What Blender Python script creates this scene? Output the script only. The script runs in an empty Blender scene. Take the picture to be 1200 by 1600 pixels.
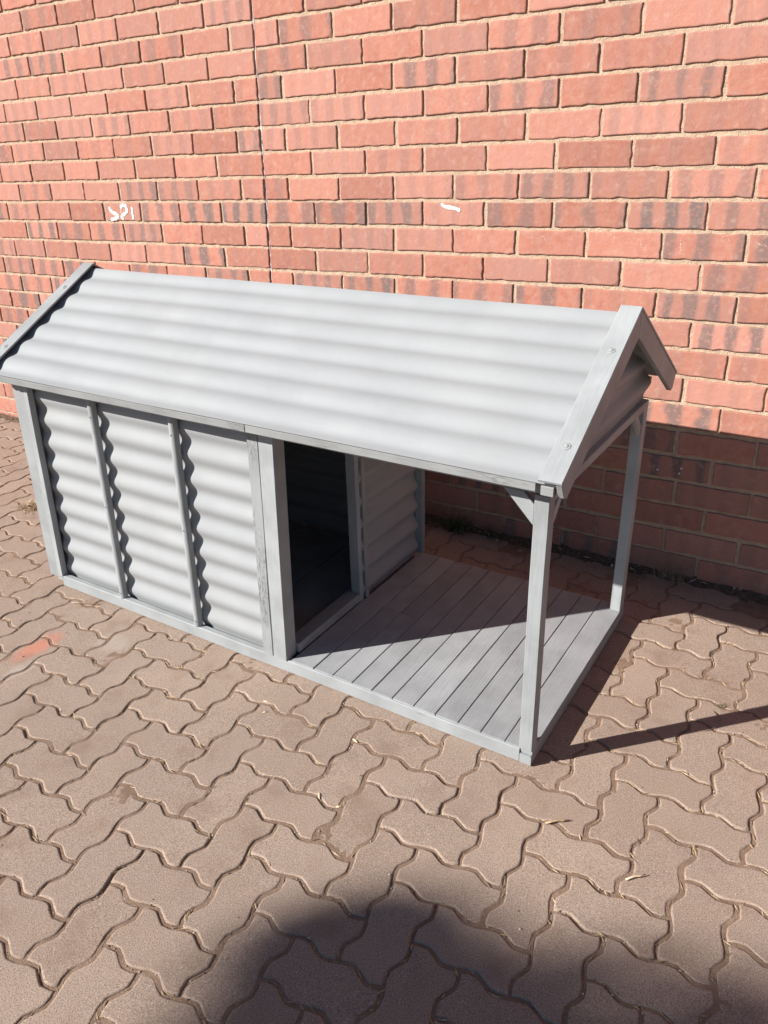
import bpy, bmesh, math, random
from mathutils import Vector, Matrix, noise
random.seed(7)
PI = math.pi
scene = bpy.context.scene
COL = scene.collection

# ------------------------------------------------------------------ camera, light, exposure
# world axes: x along the wall, y towards the wall, z up from the paving; origin at the kennel's front left foot
CAM_P = Vector((2.2318, -1.3889, 1.3628))
CAM_R = Vector((0.8493, 0.5274, -0.0244)).normalized()
CAM_F = Vector((-0.4858, 0.7626, -0.4270)).normalized()
CAM_U = CAM_R.cross(CAM_F).normalized()
CAM_R = CAM_F.cross(CAM_U).normalized()
FPX = 1224.25
cam_d = bpy.data.cameras.new('camera')
cam = bpy.data.objects.new('camera', cam_d)
COL.objects.link(cam)
m = Matrix((CAM_R, CAM_U, -CAM_F)).transposed().to_4x4()
m.translation = CAM_P
cam.matrix_world = m
cam_d.sensor_fit = 'VERTICAL'
cam_d.sensor_height = 36.0
cam_d.sensor_width = 27.0
cam_d.lens = 36.0 * FPX / 1600.0
cam_d.clip_start = 0.02
cam_d.clip_end = 2000
scene.camera = cam

SUN_EL = math.radians(29.7)
SUN_H = Vector((0.697, 0.717, 0)).normalized()          # the way shadows run on the ground
SUN_D = Vector((SUN_H.x * math.cos(SUN_EL), SUN_H.y * math.cos(SUN_EL), -math.sin(SUN_EL)))
world = bpy.data.worlds.new('World')
scene.world = world
world.use_nodes = True
wn = world.node_tree
sky = wn.nodes.new('ShaderNodeTexSky')
sky.sky_type = 'NISHITA'
sky.sun_disc = False
sky.sun_elevation = SUN_EL
sky.sun_rotation = math.atan2(-SUN_H.x, -SUN_H.y)
sky.altitude = 1600          # clear dry highveld winter air
sky.dust_density = 0.25
sky.air_density = 0.85
wn.links.new(sky.outputs[0], wn.nodes['Background'].inputs[0])
wn.nodes['Background'].inputs[1].default_value = 0.050
sun_d = bpy.data.lights.new('sun', 'SUN')
sun_d.energy = 5.0
sun_d.angle = math.radians(0.53)
sun_d.color = (1.0, 0.96, 0.91)
sun = bpy.data.objects.new('sun', sun_d)
COL.objects.link(sun)
sun.rotation_euler = SUN_D.to_track_quat('-Z', 'Y').to_euler()
sun.location = (-6, -6, 8)
scene.view_settings.view_transform = 'Standard'
scene.view_settings.look = 'None'
scene.view_settings.gamma = 1
scene.view_settings.use_curve_mapping = False
scene.view_settings.exposure = 1.0

# ------------------------------------------------------------------ helpers
def tag(o, label=None, cat=None, group=None, kind=None):
    if label: o['label'] = label
    if cat: o['category'] = cat
    if group: o['group'] = group
    if kind: o['kind'] = kind
    return o

def empty(name, loc=(0, 0, 0), parent=None):
    o = bpy.data.objects.new(name, None)
    o.empty_display_size = 0.1
    COL.objects.link(o)
    o.location = loc
    o.parent = parent
    return o

def link(name, me, mat, parent=None, matrix=None):
    o = bpy.data.objects.new(name, me)
    COL.objects.link(o)
    if mat and not me.materials: me.materials.append(mat)
    o.parent = parent
    if matrix is not None: o.matrix_basis = matrix
    return o

def mesh(name, verts, faces, smooth=False):
    me = bpy.data.meshes.new(name)
    me.from_pydata([tuple(v) for v in verts], [], faces)
    if smooth: me.shade_smooth()
    me.update()
    return me

def pix(p):
    d = Vector(p) - CAM_P
    z = d.dot(CAM_F)
    if z < 0.05: return None
    return 600 + FPX * d.dot(CAM_R) / z, 800 - FPX * d.dot(CAM_U) / z, z

# ------------------------------------------------------------------ node materials
class NT:
    def __init__(s, name):
        s.mat = bpy.data.materials.new(name)
        s.mat.use_nodes = True
        s.t = s.mat.node_tree
        s.bsdf = s.t.nodes['Principled BSDF']
    def n(s, typ, **kw):
        nd = s.t.nodes.new('ShaderNode' + typ)
        for k, v in kw.items(): setattr(nd, k, v)
        return nd
    def put(s, sock, v):
        if isinstance(v, bpy.types.NodeSocket): s.t.links.new(v, sock)
        elif v is not None: sock.default_value = v
    def coord(s, kind='Object'):
        return s.n('TexCoord').outputs[kind]
    def mapping(s, vec, scale=(1, 1, 1), loc=(0, 0, 0)):
        nd = s.n('Mapping')
        s.put(nd.inputs['Vector'], vec)
        s.put(nd.inputs['Scale'], scale)
        s.put(nd.inputs['Location'], loc)
        return nd.outputs[0]
    def noise(s, vec, scale, detail=3, rough=0.55, dist=0.0):
        nd = s.n('TexNoise')
        s.put(nd.inputs['Vector'], vec)
        s.put(nd.inputs['Scale'], scale); s.put(nd.inputs['Detail'], detail)
        s.put(nd.inputs['Roughness'], rough); s.put(nd.inputs['Distortion'], dist)
        return nd.outputs['Fac']
    def ramp(s, fac, lo, hi, a=0.0, b=1.0, smooth=True):
        nd = s.n('MapRange')
        nd.interpolation_type = 'SMOOTHSTEP' if smooth else 'LINEAR'
        s.put(nd.inputs['Value'], fac)
        s.put(nd.inputs['From Min'], lo); s.put(nd.inputs['From Max'], hi)
        s.put(nd.inputs['To Min'], a); s.put(nd.inputs['To Max'], b)
        return nd.outputs['Result']
    def math(s, op, a, b=None, c=None):
        nd = s.n('Math', operation=op)
        s.put(nd.inputs[0], a); s.put(nd.inputs[1], b)
        if c is not None: s.put(nd.inputs[2], c)
        return nd.outputs[0]
    def mix(s, fac, a, b, mode='MIX'):
        nd = s.n('Mix', data_type='RGBA', blend_type=mode)
        s.put(nd.inputs[0], fac)
        for sock, v in ((nd.inputs[6], a), (nd.inputs[7], b)):
            if isinstance(v, (tuple, list)) and len(v) == 3: v = (*v, 1)
            s.put(sock, v)
        return nd.outputs[2]
    def bump(s, h, strength=0.3, dist=0.002, normal=None):
        nd = s.n('Bump')
        s.put(nd.inputs['Height'], h); s.put(nd.inputs['Strength'], strength); s.put(nd.inputs['Distance'], dist)
        if normal is not None: s.put(nd.inputs['Normal'], normal)
        return nd.outputs[0]
    def out(s, col, rough=0.8, normal=None, spec=0.3):
        s.put(s.bsdf.inputs['Base Color'], (*col, 1) if isinstance(col, tuple) and len(col) == 3 else col)
        s.put(s.bsdf.inputs['Roughness'], rough)
        s.put(s.bsdf.inputs['Specular IOR Level'], spec)
        if normal is not None: s.put(s.bsdf.inputs['Normal'], normal)
        return s.mat

def timber_mat(name, base, wear_amount):
    """grey paint brushed over sawn timber; local x runs along the board"""
    n = NT(name)
    rnd = n.n('ObjectInfo').outputs['Random']
    off = n.n('CombineXYZ')
    n.put(off.inputs[0], n.math('MULTIPLY', rnd, 37.0)); n.put(off.inputs[1], n.math('MULTIPLY', rnd, 11.0))
    vadd = n.n('VectorMath', operation='ADD')
    n.put(vadd.inputs[0], n.coord()); n.put(vadd.inputs[1], off.outputs[0])
    v = vadd.outputs[0]
    grain = n.noise(n.mapping(v, (14, 190, 190)), 1.0, 4, 0.65)
    blot = n.noise(v, 9, 3)
    fine = n.noise(v, 420, 2)
    tone = n.ramp(rnd, 0, 1, 0.86, 1.06, False)
    dark = tuple(c * 0.78 for c in base)
    c = n.mix(n.ramp(blot, 0.3, 0.75), base, dark)
    c = n.mix(n.ramp(grain, 0.62, 0.78, 0, 0.35), c, (0.16, 0.155, 0.15))
    w = n.noise(n.mapping(v, (5, 26, 26)), 1.0, 3)
    w2 = n.noise(n.mapping(v, (60, 220, 220)), 1.0, 3)
    wear = n.math('MULTIPLY', n.ramp(w, 0.66 - wear_amount, 0.78 - wear_amount), n.ramp(w2, 0.46, 0.58))
    c = n.mix(n.math('MULTIPLY', wear, 0.6), c, (0.10, 0.098, 0.095))
    vs = n.n('VectorMath', operation='SCALE')
    n.put(vs.inputs[0], c); n.put(vs.inputs['Scale'], tone)
    h = n.math('ADD', n.math('MULTIPLY', grain, 1.0), n.math('MULTIPLY', fine, 0.35))
    return n.out(vs.outputs[0], 0.62, n.bump(h, 0.55, 0.0016), 0.35)

def sheet_mat(name, base):
    """brush-painted corrugated iron"""
    n = NT(name)
    v = n.coord()
    blot = n.noise(v, 5, 4)
    strk = n.noise(n.mapping(v, (4, 60, 60)), 1.0, 3)
    fine = n.noise(v, 550, 2)
    c = n.mix(n.ramp(blot, 0.3, 0.72), base, tuple(x * 0.92 for x in base))
    c = n.mix(n.ramp(strk, 0.5, 0.8, 0, 0.3), c, tuple(x * 0.84 for x in base))
    spots = n.noise(v, 75, 2)
    c = n.mix(n.ramp(spots, 0.77, 0.82, 0, 0.55), c, (0.16, 0.16, 0.165))
    dust = n.noise(v, 2.2, 4, 0.6)
    c = n.mix(n.ramp(dust, 0.45, 0.8, 0, 0.22), c, (0.36, 0.33, 0.30))
    h = n.math('ADD', fine, n.math('MULTIPLY', n.noise(v, 60, 2), 1.2))
    return n.out(c, n.ramp(blot, 0.3, 0.7, 0.62, 0.74), n.bump(h, 0.18, 0.0012), 0.25)

def brick_mat(name, single):
    n = NT(name)
    v = n.coord()
    if single:
        sep = n.n('SeparateColor')
        n.put(sep.inputs[0], n.n('ObjectInfo').outputs['Color'])
        stripe_amt, tone, seed = sep.outputs[0], sep.outputs[1], sep.outputs[2]
    else:
        wnz = n.n('TexWhiteNoise', noise_dimensions='1D')
        n.put(wnz.inputs['W'], n.math('MULTIPLY', n.n('NewGeometry').outputs['Random Per Island'], 97.0))
        sep = n.n('SeparateColor')
        n.put(sep.inputs[0], wnz.outputs['Color'])
        stripe_amt = n.ramp(sep.outputs[0], 0.45, 1.0, 0, 0.9)
        tone, seed = sep.outputs[1], sep.outputs[2]
    off = n.n('CombineXYZ')
    n.put(off.inputs[0], n.math('MULTIPLY', seed, 53.0)); n.put(off.inputs[2], n.math('MULTIPLY', seed, 29.0))
    vadd = n.n('VectorMath', operation='ADD')
    n.put(vadd.inputs[0], v); n.put(vadd.inputs[1], off.outputs[0])
    w = vadd.outputs[0]
    sx = n.n('SeparateXYZ'); n.put(sx.inputs[0], v)
    blot = n.noise(w, 14, 3)
    ph = n.math('ADD', n.math('MULTIPLY', sx.outputs[0], n.ramp(tone, 0, 1, 52.0, 96.0, False)), n.math('ADD', n.math('MULTIPLY', seed, 40.0), n.math('MULTIPLY', blot, 2.2)))
    band = n.ramp(n.math('ADD', n.math('SINE', ph), n.math('MULTIPLY', n.math('SUBTRACT', n.noise(w, 7, 2), 0.5), 3.0)), -0.45, 0.75)
    edge = n.noise(w, 90, 3)
    band = n.math('MULTIPLY', band, n.ramp(edge, 0.25, 0.5))
    band = n.math('MULTIPLY', band, stripe_amt)
    c = n.mix(tone, (0.338, 0.130, 0.090), (0.378, 0.188, 0.149))
    c = n.mix(n.ramp(blot, 0.35, 0.7, 0, 0.5), c, (0.410, 0.174, 0.110))
    mott = n.noise(w, 38, 4, 0.7)
    c = n.mix(n.ramp(mott, 0.35, 0.65, 0, 0.6), c, (0.395, 0.196, 0.152))
    vv = n.n('VectorMath', operation='SCALE')
    n.put(vv.inputs[0], c); n.put(vv.inputs['Scale'], n.ramp(seed, 0, 1, 0.86, 1.10, False))
    c = n.mix(band, vv.outputs[0], (0.165, 0.116, 0.106))
    pits = n.noise(w, 230, 2)
    pit = n.ramp(pits, 0.66, 0.74)
    pamt = n.math('ADD', 0.28, n.math('MULTIPLY', band, 0.7))
    c = n.mix(n.math('MULTIPLY', pit, pamt), c, (0.07, 0.045, 0.04))
    dust = n.noise(w, 34, 4, 0.65)
    c = n.mix(n.ramp(dust, 0.5, 0.78, 0, 0.45), c, (0.46, 0.305, 0.240))
    h = n.math('SUBTRACT', n.math('ADD', n.math('MULTIPLY', n.noise(w, 60, 3), 1.2), n.math('MULTIPLY', n.noise(w, 340, 2), 0.5)), n.math('MULTIPLY', pit, 0.8))
    return n.out(c, 0.88, n.bump(h, 0.6, 0.0022), 0.2)

def mortar_mat():
    n = NT('mortar')
    v = n.coord()
    a = n.noise(v, 45, 4, 0.65); b = n.noise(v, 420, 3)
    c = n.mix(n.ramp(a, 0.3, 0.7), (0.52, 0.385, 0.275), (0.43, 0.310, 0.220))
    c = n.mix(n.ramp(b, 0.58, 0.72, 0, 0.5), c, (0.24, 0.175, 0.13))
    return n.out(c, 0.95, n.bump(n.math('ADD', n.math('MULTIPLY', a, 2.0), b), 0.9, 0.004), 0.1)

def paver_mat(name, single):
    n = NT(name)
    g = n.n('NewGeometry')
    p = g.outputs['Position']
    rnd = n.n('ObjectInfo').outputs['Random'] if single else g.outputs['Random Per Island']
    big = n.noise(p, 2.6, 4, 0.6)
    mid = n.noise(p, 26, 3)
    grit = n.noise(p, 380, 4, 0.75)
    speck = n.noise(p, 330, 1)
    c = n.mix(rnd, (0.308, 0.226, 0.175), (0.376, 0.284, 0.224))
    c = n.mix(n.ramp(big, 0.35, 0.7), c, (0.324, 0.246, 0.197))
    c = n.mix(n.ramp(mid, 0.42, 0.75, 0, 0.35), c, (0.350, 0.246, 0.178))
    c = n.mix(n.ramp(grit, 0.47, 0.6, 0, 0.76), c, (0.15, 0.112, 0.09))
    c = n.mix(n.ramp(speck, 0.62, 0.72, 0, 0.7), c, (0.50, 0.42, 0.35))
    # old splash of orange spray paint and a chalky scuff beside it
    sx = n.n('SeparateXYZ'); n.put(sx.inputs[0], p)
    def splash(x, y, rx, ry, lo, hi, col, amt, c):
        dx = n.math('DIVIDE', n.math('SUBTRACT', sx.outputs[0], x), rx)
        dy = n.math('DIVIDE', n.math('SUBTRACT', sx.outputs[1], y), ry)
        d = n.math('ADD', n.math('MULTIPLY', dx, dx), n.math('MULTIPLY', dy, dy))
        d = n.math('ADD', d, n.math('MULTIPLY', n.math('SUBTRACT', mid, 0.5), 0.8))
        return n.mix(n.ramp(d, lo, hi, amt, 0), c, col)
    c = splash(0.262, -0.280, 0.035, 0.075, -0.2, 2.2, (0.58, 0.16, 0.095), 0.5, c)
    c = splash(0.318, -0.37, 0.03, 0.07, 0.1, 1.2, (0.42, 0.37, 0.33), 0.45, c)
    c = splash(0.45, -0.15, 0.06, 0.05, 0.1, 1.2, (0.42, 0.36, 0.31), 0.35, c)
    dirt = n.noise(p, 7.5, 5, 0.65)
    c = n.mix(n.ramp(dirt, 0.5, 0.72, 0, 0.5), c, (0.205, 0.135, 0.10))
    h = n.math('ADD', grit, n.math('MULTIPLY', mid, 0.6))
    return n.out(c, 0.93, n.bump(h, 0.75, 0.0016), 0.15)

def plain_mat(name, col, rough=0.9, var=0.25, scale=40, bump=0.4, spec=0.2):
    n = NT(name)
    v = n.coord()
    a = n.noise(v, scale, 4, 0.6)
    c = n.mix(n.ramp(a, 0.3, 0.7), tuple(x * (1 + var) for x in col), tuple(x * (1 - var) for x in col))
    return n.out(c, rough, n.bump(a, bump, 0.003), spec)

def island_mat(name, cols, rough=0.9):
    n = NT(name)
    r = n.n('ValToRGB')
    r.color_ramp.interpolation = 'CONSTANT'
    el = r.color_ramp.elements
    while len(el) < len(cols): el.new(0.5)
    for i, c in enumerate(cols):
        el[i].position = i / len(cols); el[i].color = (*c, 1)
    n.put(r.inputs[0], n.n('NewGeometry').outputs['Random Per Island'])
    a = n.noise(n.coord(), 200, 2)
    c = n.mix(n.ramp(a, 0.3, 0.7, 0, 0.4), r.outputs[0], (0.12, 0.09, 0.07))
    return n.out(c, rough, None, 0.2)

def ground_mat():
    n = NT('bedding_sand')
    p = n.n('NewGeometry').outputs['Position']
    a = n.noise(p, 30, 4, 0.6); b = n.noise(p, 400, 3, 0.7)
    c = n.mix(n.ramp(a, 0.3, 0.7), (0.29, 0.200, 0.143), (0.225, 0.148, 0.106))
    c = n.mix(n.ramp(b, 0.5, 0.7, 0, 0.6), c, (0.12, 0.08, 0.06))
    return n.out(c, 0.95, n.bump(n.math('ADD', a, b), 0.9, 0.004), 0.1)

M_TIMBER = timber_mat('painted_timber', (0.308, 0.323, 0.328), 0.0)
M_WORN = timber_mat('worn_painted_timber', (0.296, 0.310, 0.313), 0.16)
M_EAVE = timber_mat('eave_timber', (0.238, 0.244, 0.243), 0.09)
M_DECK = timber_mat('painted_deck', (0.328, 0.336, 0.345), -0.03)
M_SHEET = sheet_mat('painted_sheet', (0.283, 0.295, 0.301))
M_BRICK = brick_mat('face_brick', True)
M_BRICK_S = brick_mat('face_brick_rest', False)
M_MORTAR = mortar_mat()
M_PAVER = paver_mat('paver_concrete', True)
M_PAVER_S = paver_mat('paver_concrete_rest', False)
M_SAND = ground_mat()
M_SEAL = plain_mat('joint_sealant', (0.36, 0.33, 0.31), 0.8, 0.7, 26, 0.9)
M_WHITE = plain_mat('white_paint', (0.60, 0.57, 0.54), 0.6, 0.06, 90, 0.3)
M_CHALK = plain_mat('chalk', (0.66, 0.55, 0.50), 0.9, 0.15, 200, 0.3)
M_SCREW = plain_mat('painted_screw', (0.27, 0.28, 0.28), 0.65, 0.15, 200, 0.2, 0.25)
M_RUST = plain_mat('nail_head', (0.16, 0.14, 0.13), 0.6, 0.3, 300, 0.3, 0.4)
M_SOIL = plain_mat('soil', (0.115, 0.075, 0.052), 0.97, 0.4, 90, 1.0, 0.05)
M_STRAW = island_mat('straw', [(0.50, 0.36, 0.19), (0.36, 0.24, 0.13), (0.60, 0.46, 0.27), (0.24, 0.16, 0.10), (0.43, 0.30, 0.17)])
M_LITTER = island_mat('leaf_litter', [(0.30, 0.22, 0.15), (0.20, 0.14, 0.10), (0.55, 0.50, 0.44), (0.14, 0.10, 0.075), (0.34, 0.26, 0.17)])
M_WEED = island_mat('weed_leaf', [(0.05, 0.085, 0.03), (0.07, 0.11, 0.04), (0.045, 0.07, 0.025), (0.10, 0.12, 0.05)])
M_DRY = island_mat('dry_weed', [(0.30, 0.23, 0.14), (0.22, 0.16, 0.10), (0.38, 0.30, 0.19)])
M_CHIP = plain_mat('wood_splinter', (0.62, 0.46, 0.30), 0.8, 0.2, 120, 0.3)
M_TWIG = plain_mat('twig', (0.36, 0.25, 0.15), 0.9, 0.3, 90, 0.4)
M_BARK = plain_mat('bark', (0.16, 0.12, 0.09), 0.95, 0.35, 25, 1.0)
M_LEAF = island_mat('tree_leaf', [(0.05, 0.09, 0.03), (0.07, 0.11, 0.04), (0.06, 0.10, 0.03)])

# ------------------------------------------------------------------ what hides what, to choose the pieces the picture shows
QUADS = [
    (Vector((0, 0, 0)), Vector((1.02, 0, 0)), Vector((0, 0, 0.74))),
    (Vector((-0.04, -0.062, 0.77)), Vector((1.82, 0, 0)), Vector((0, 0.4375, 0.245))),
    (Vector((-0.04, 0.3755, 1.012)), Vector((1.82, 0, 0)), Vector((0, 0.4375, -0.245))),
    (Vector((1.03, 0, 0.045)), Vector((0.71, 0, 0)), Vector((0, 0.745, 0))),
    (Vector((1.02, 0.4, 0)), Vector((0, 0.35, 0)), Vector((0, 0, 0.74))),
]
def hidden(p):
    d = Vector(p) - CAM_P
    for o, a, b in QUADS:
        nrm = a.cross(b)
        k = d.dot(nrm)
        if abs(k) < 1e-9: continue
        t = (o - CAM_P).dot(nrm) / k
        if 0.01 < t < 0.999:
            q = CAM_P + d * t - o
            if 0 <= q.dot(a) / a.length_squared <= 1 and 0 <= q.dot(b) / b.length_squared <= 1: return True
    return False
def show(points):
    """how much of a piece the picture shows: share of its test points in view, over distance squared"""
    s = 0
    for p in points:
        q = pix(p)
        if q and -10 < q[0] < 1210 and -10 < q[1] < 1610 and not hidden(p): s += 1.0 / q[2] ** 2
    return s

# ------------------------------------------------------------------ ground and paving
gz = -0.0026
def axis(lo, hi, n, far): return [-far, -60, -20, lo - 4] + [lo + (hi - lo) * k / n for k in range(n + 1)] + [hi + 4, 20, 60, far]
gx, gy = axis(-1.6, 2.6, 420, 300), axis(-1.15, 1.12, 230, 300)
V = []
for y in gy:
    for x in gx:
        near = -1.7 < x < 2.7 and -1.2 < y < 1.2
        V.append((x, y, gz + (0.0024 * noise.noise((x * 13, y * 13, 2)) + 0.0011 * noise.noise((x * 70, y * 70, 6)) if near else 0)))
nx_ = len(gx)
F = [(r * nx_ + c, r * nx_ + c + 1, (r + 1) * nx_ + c + 1, (r + 1) * nx_ + c) for r in range(len(gy) - 1) for c in range(nx_ - 1)]
ground = link('ground', mesh('ground', V, F, True), M_SAND)
tag(ground, kind='structure')

G = 0.1003; PU, PV = 1.928, -0.041
TT = [0.0, 0.16, 0.33, 0.42, 0.58, 0.67, 0.84]
WW = [0.0, 0.72, 1.0, 0.52, -0.52, -1.0, -0.72]
AMP = 0.082
def outline(cells_u, cells_v, pts):
    """outline of one interlocking paver on the unit grid, counter-clockwise"""
    tt, ww = ([TT[i] for i in pts], [WW[i] for i in pts])
    P = []
    for k in range(cells_u):
        for t, w in zip(tt, ww): P.append((k + t, w * AMP))
    for k in range(cells_v):
        for t, w in zip(tt, ww): P.append((cells_u - w * AMP, k + t))
    rt = [(1 - t) if t else 1.0 for t in tt]
    for k in reversed(range(cells_u)):
        for t, w in zip(tt, ww): P.append((k + 1 - t, cells_v - w * AMP))
    for k in reversed(range(cells_v)):
        for t, w in zip(tt, ww): P.append((w * AMP, k + 1 - t))
    return [Vector((x * G, y * G)) for x, y in P]
def inset(P, d):
    R = []
    n = len(P)
    for i in range(n):
        a, b, c = P[i - 1], P[i], P[(i + 1) % n]
        e1 = (b - a).normalized(); e2 = (c - b).normalized()
        n1 = Vector((-e1.y, e1.x)); n2 = Vector((-e2.y, e2.x))
        q = (n1 + n2)
        q = q / max(q.length_squared, 0.8) * 2
        R.append(b + q * d)
    return R
def paver_geo(cu, cv, pts, rings, ctr, seed=0):
    """one paver, its edges worn a little differently for every seed"""
    base = outline(cu, cv, pts)
    V, F = [], []
    n = len(base)
    for r, (d, z) in enumerate(rings):
        for k, p in enumerate(inset(base, d)):
            wob = 0.0006 * noise.noise((p.x * 60, p.y * 60, seed * 7.3)) + 0.0007 * noise.noise((p.x * 190, p.y * 190, seed * 3.1 + 5))
            q = Vector((p.x - ctr[0], p.y - ctr[1]))
            q *= 1 + wob / max(q.length, 0.01)
            V.append((q.x, q.y, z + (0.0006 * noise.noise((p.x * 120, p.y * 120, seed + 40)) if 0 < r < len(rings) - 1 else 0)))
    for r in range(len(rings) - 1):
        for i in range(n):
            j = (i + 1) % n
            F.append((r * n + i, r * n + j, (r + 1) * n + j, (r + 1) * n + i))
    k = (len(rings) - 1) * n
    F.append(tuple(range(k, k + n)))
    return V, F
FULL = [0, 1, 2, 3, 4, 5, 6]; LITE = [0, 2, 3, 4, 5]
R_FULL = [(0.0034, -0.03), (0.0034, -0.0032), (0.0048, -0.0010), (0.0078, 0.0)]
R_LITE = [(0.0034, -0.03), (0.0036, -0.0030), (0.0080, 0.0)]
cH, cV = (G, G / 2), (G / 2, G)
geoHL, geoVL = paver_geo(2, 1, LITE, R_LITE, cH), paver_geo(1, 2, LITE, R_LITE, cV)
meH = [mesh('paver_lengthwise', *paver_geo(2, 1, FULL, R_FULL, cH, q), True) for q in range(9)]
meV = [mesh('paver_crosswise', *paver_geo(1, 2, FULL, R_FULL, cV, q + 20), True) for q in range(9)]
for me_ in meH + meV: me_.polygons[len(me_.polygons) - 1].use_smooth = False
pave = empty('paving')
tag(pave, kind='structure')
cand = []
for i in range(-50, 34):
    for j in range(-32, 12):
        s = (i + j) % 4
        if s == 1: o, c, hz = (i, j), cH, True
        elif s == 3: o, c, hz = (i, j), cV, False
        else: continue
        x, y = PU + i * G + c[0], PV + j * G + c[1]
        if y + c[1] > 1.10: continue
        w = show([(x, y, 0), (x - c[0] * .7, y - c[1] * .7, 0), (x + c[0] * .7, y + c[1] * .7, 0), (x - c[0] * .7, y + c[1] * .7, 0), (x + c[0] * .7, y - c[1] * .7, 0)])
        cand.append((w, x, y, hz))
cand.sort(key=lambda q: -q[0])
SV, SF = [], []
for n_, (w, x, y, hz) in enumerate(cand):
    under = -0.04 < x < 1.78 and -0.02 < y < 0.78
    dz = random.uniform(-0.0012, 0.0010) if not under else -0.0012
    tx, ty, tz = (random.gauss(0, 0.006), random.gauss(0, 0.006), random.gauss(0, 0.006)) if not under else (0, 0, 0)
    M4 = Matrix.Translation((x + random.gauss(0, 0.0006), y + random.gauss(0, 0.0006), dz)) @ Matrix.Rotation(tx, 4, 'X') @ Matrix.Rotation(ty, 4, 'Y') @ Matrix.Rotation(tz, 4, 'Z')
    if w > 0 and n_ < 298:
        link('paver', random.choice(meH if hz else meV), M_PAVER, pave, M4)
    else:
        V, F = geoHL if hz else geoVL
        b0 = len(SV)
        SV += [tuple(M4 @ Vector(v)) for v in V]
        SF += [tuple(b0 + k for k in f) for f in F]
tag(link('paver_field', mesh('paver_field', SV, SF), M_PAVER_S, pave), kind='stuff')

# ------------------------------------------------------------------ brick wall
WO = Vector((0.1429, 1.0831, -0.0235))
WX = Vector((0.9999, 0.0021, 0.015)).normalized()
WY = Vector((-0.0015, 0.9994, -0.0352)).normalized()
WZ = WX.cross(WY).normalized(); WY = WZ.cross(WX).normalized()
WM = Matrix((WX, WY, WZ)).transposed().to_4x4(); WM.translation = WO
wall = empty('brick_wall')
wall.matrix_basis = WM
tag(wall, 'long red face brick wall with recessed pale mortar behind the dog kennel', 'wall')
C = 0.0851; P = 0.2325; BH = 0.0732; BL = 0.2215; REC = 0.0060
X0, X1, NROW = -4.4, 5.2, 33
# mortar bed with real depth
def box_v(x0, x1, y0, y1, z0, z1):
    return ([(x0, y0, z0), (x1, y0, z0), (x1, y1, z0), (x0, y1, z0), (x0, y0, z1), (x1, y0, z1), (x1, y1, z1), (x0, y1, z1)],
            [(0, 3, 2, 1), (4, 5, 6, 7), (0, 1, 5, 4), (1, 2, 6, 5), (2, 3, 7, 6), (3, 0, 4, 7)])
for xa, xb in ((X0, -0.0062), (0.0062, X1)):
    link('mortar_bed', mesh('mortar_bed', *box_v(xa, xb, REC, 0.215, -0.25, NROW * C + 0.02)), M_MORTAR, wall)
link('joint_filler', mesh('joint_filler', *box_v(-0.0060, 0.0060, 0.016, 0.21, -0.25, NROW * C + 0.018)), M_MORTAR, wall)
tv, tf = [], []
def brick_geo(length, seed):
    rg = random.Random(seed)
    hx, hz = length / 2, BH / 2
    nx, nz = max(4, int(length / 0.02)), 4
    B = [(-hx + length * k / nx, -hz) for k in range(nx)] + [(hx, -hz + BH * k / nz) for k in range(nz)] \
        + [(hx - length * k / nx, hz) for k in range(nx)] + [(-hx, hz - BH * k / nz) for k in range(nz)]
    n = len(B)
    J = [(rg.gauss(0, 0.0010), rg.gauss(0, 0.0010)) for _ in B]
    chip = rg.randrange(n) if rg.random() < 0.35 else -1
    V, F = [], []
    bow = rg.uniform(-0.0008, 0.0008)
    for d, y in ((0, 0.03), (0, 0.0032), (0.0010, 0.0009), (0.0034, 0.0)):
        for k, (x, z) in enumerate(B):
            sx = max(-1, min(1, x / hx)); sz = max(-1, min(1, z / hz))
            e = d + (0.004 if (k == chip and d > 0) else 0)
            V.append((x - sx * e + J[k][0], y, z - sz * e + J[k][1] + bow * (1 - sx * sx)))
    for r in range(3):
        for k in range(n):
            j = (k + 1) % n
            F.append((r * n + k, r * n + j, (r + 1) * n + j, (r + 1) * n + k))
    F.append(tuple(range(3 * n, 4 * n)))
    return V, F
BG = [brick_geo(BL, 100 + k) for k in range(14)]
HG = [brick_geo(P / 2 - 0.012, 300 + k) for k in range(4)]
BM = [mesh('brick_face', *g) for g in BG]
HM = [mesh('half_brick_face', *g) for g in HG]
row_shift = {16: 0.016, 3: 0.010, 19: -0.006}
cand = []
rb = random.Random(21)
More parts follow.
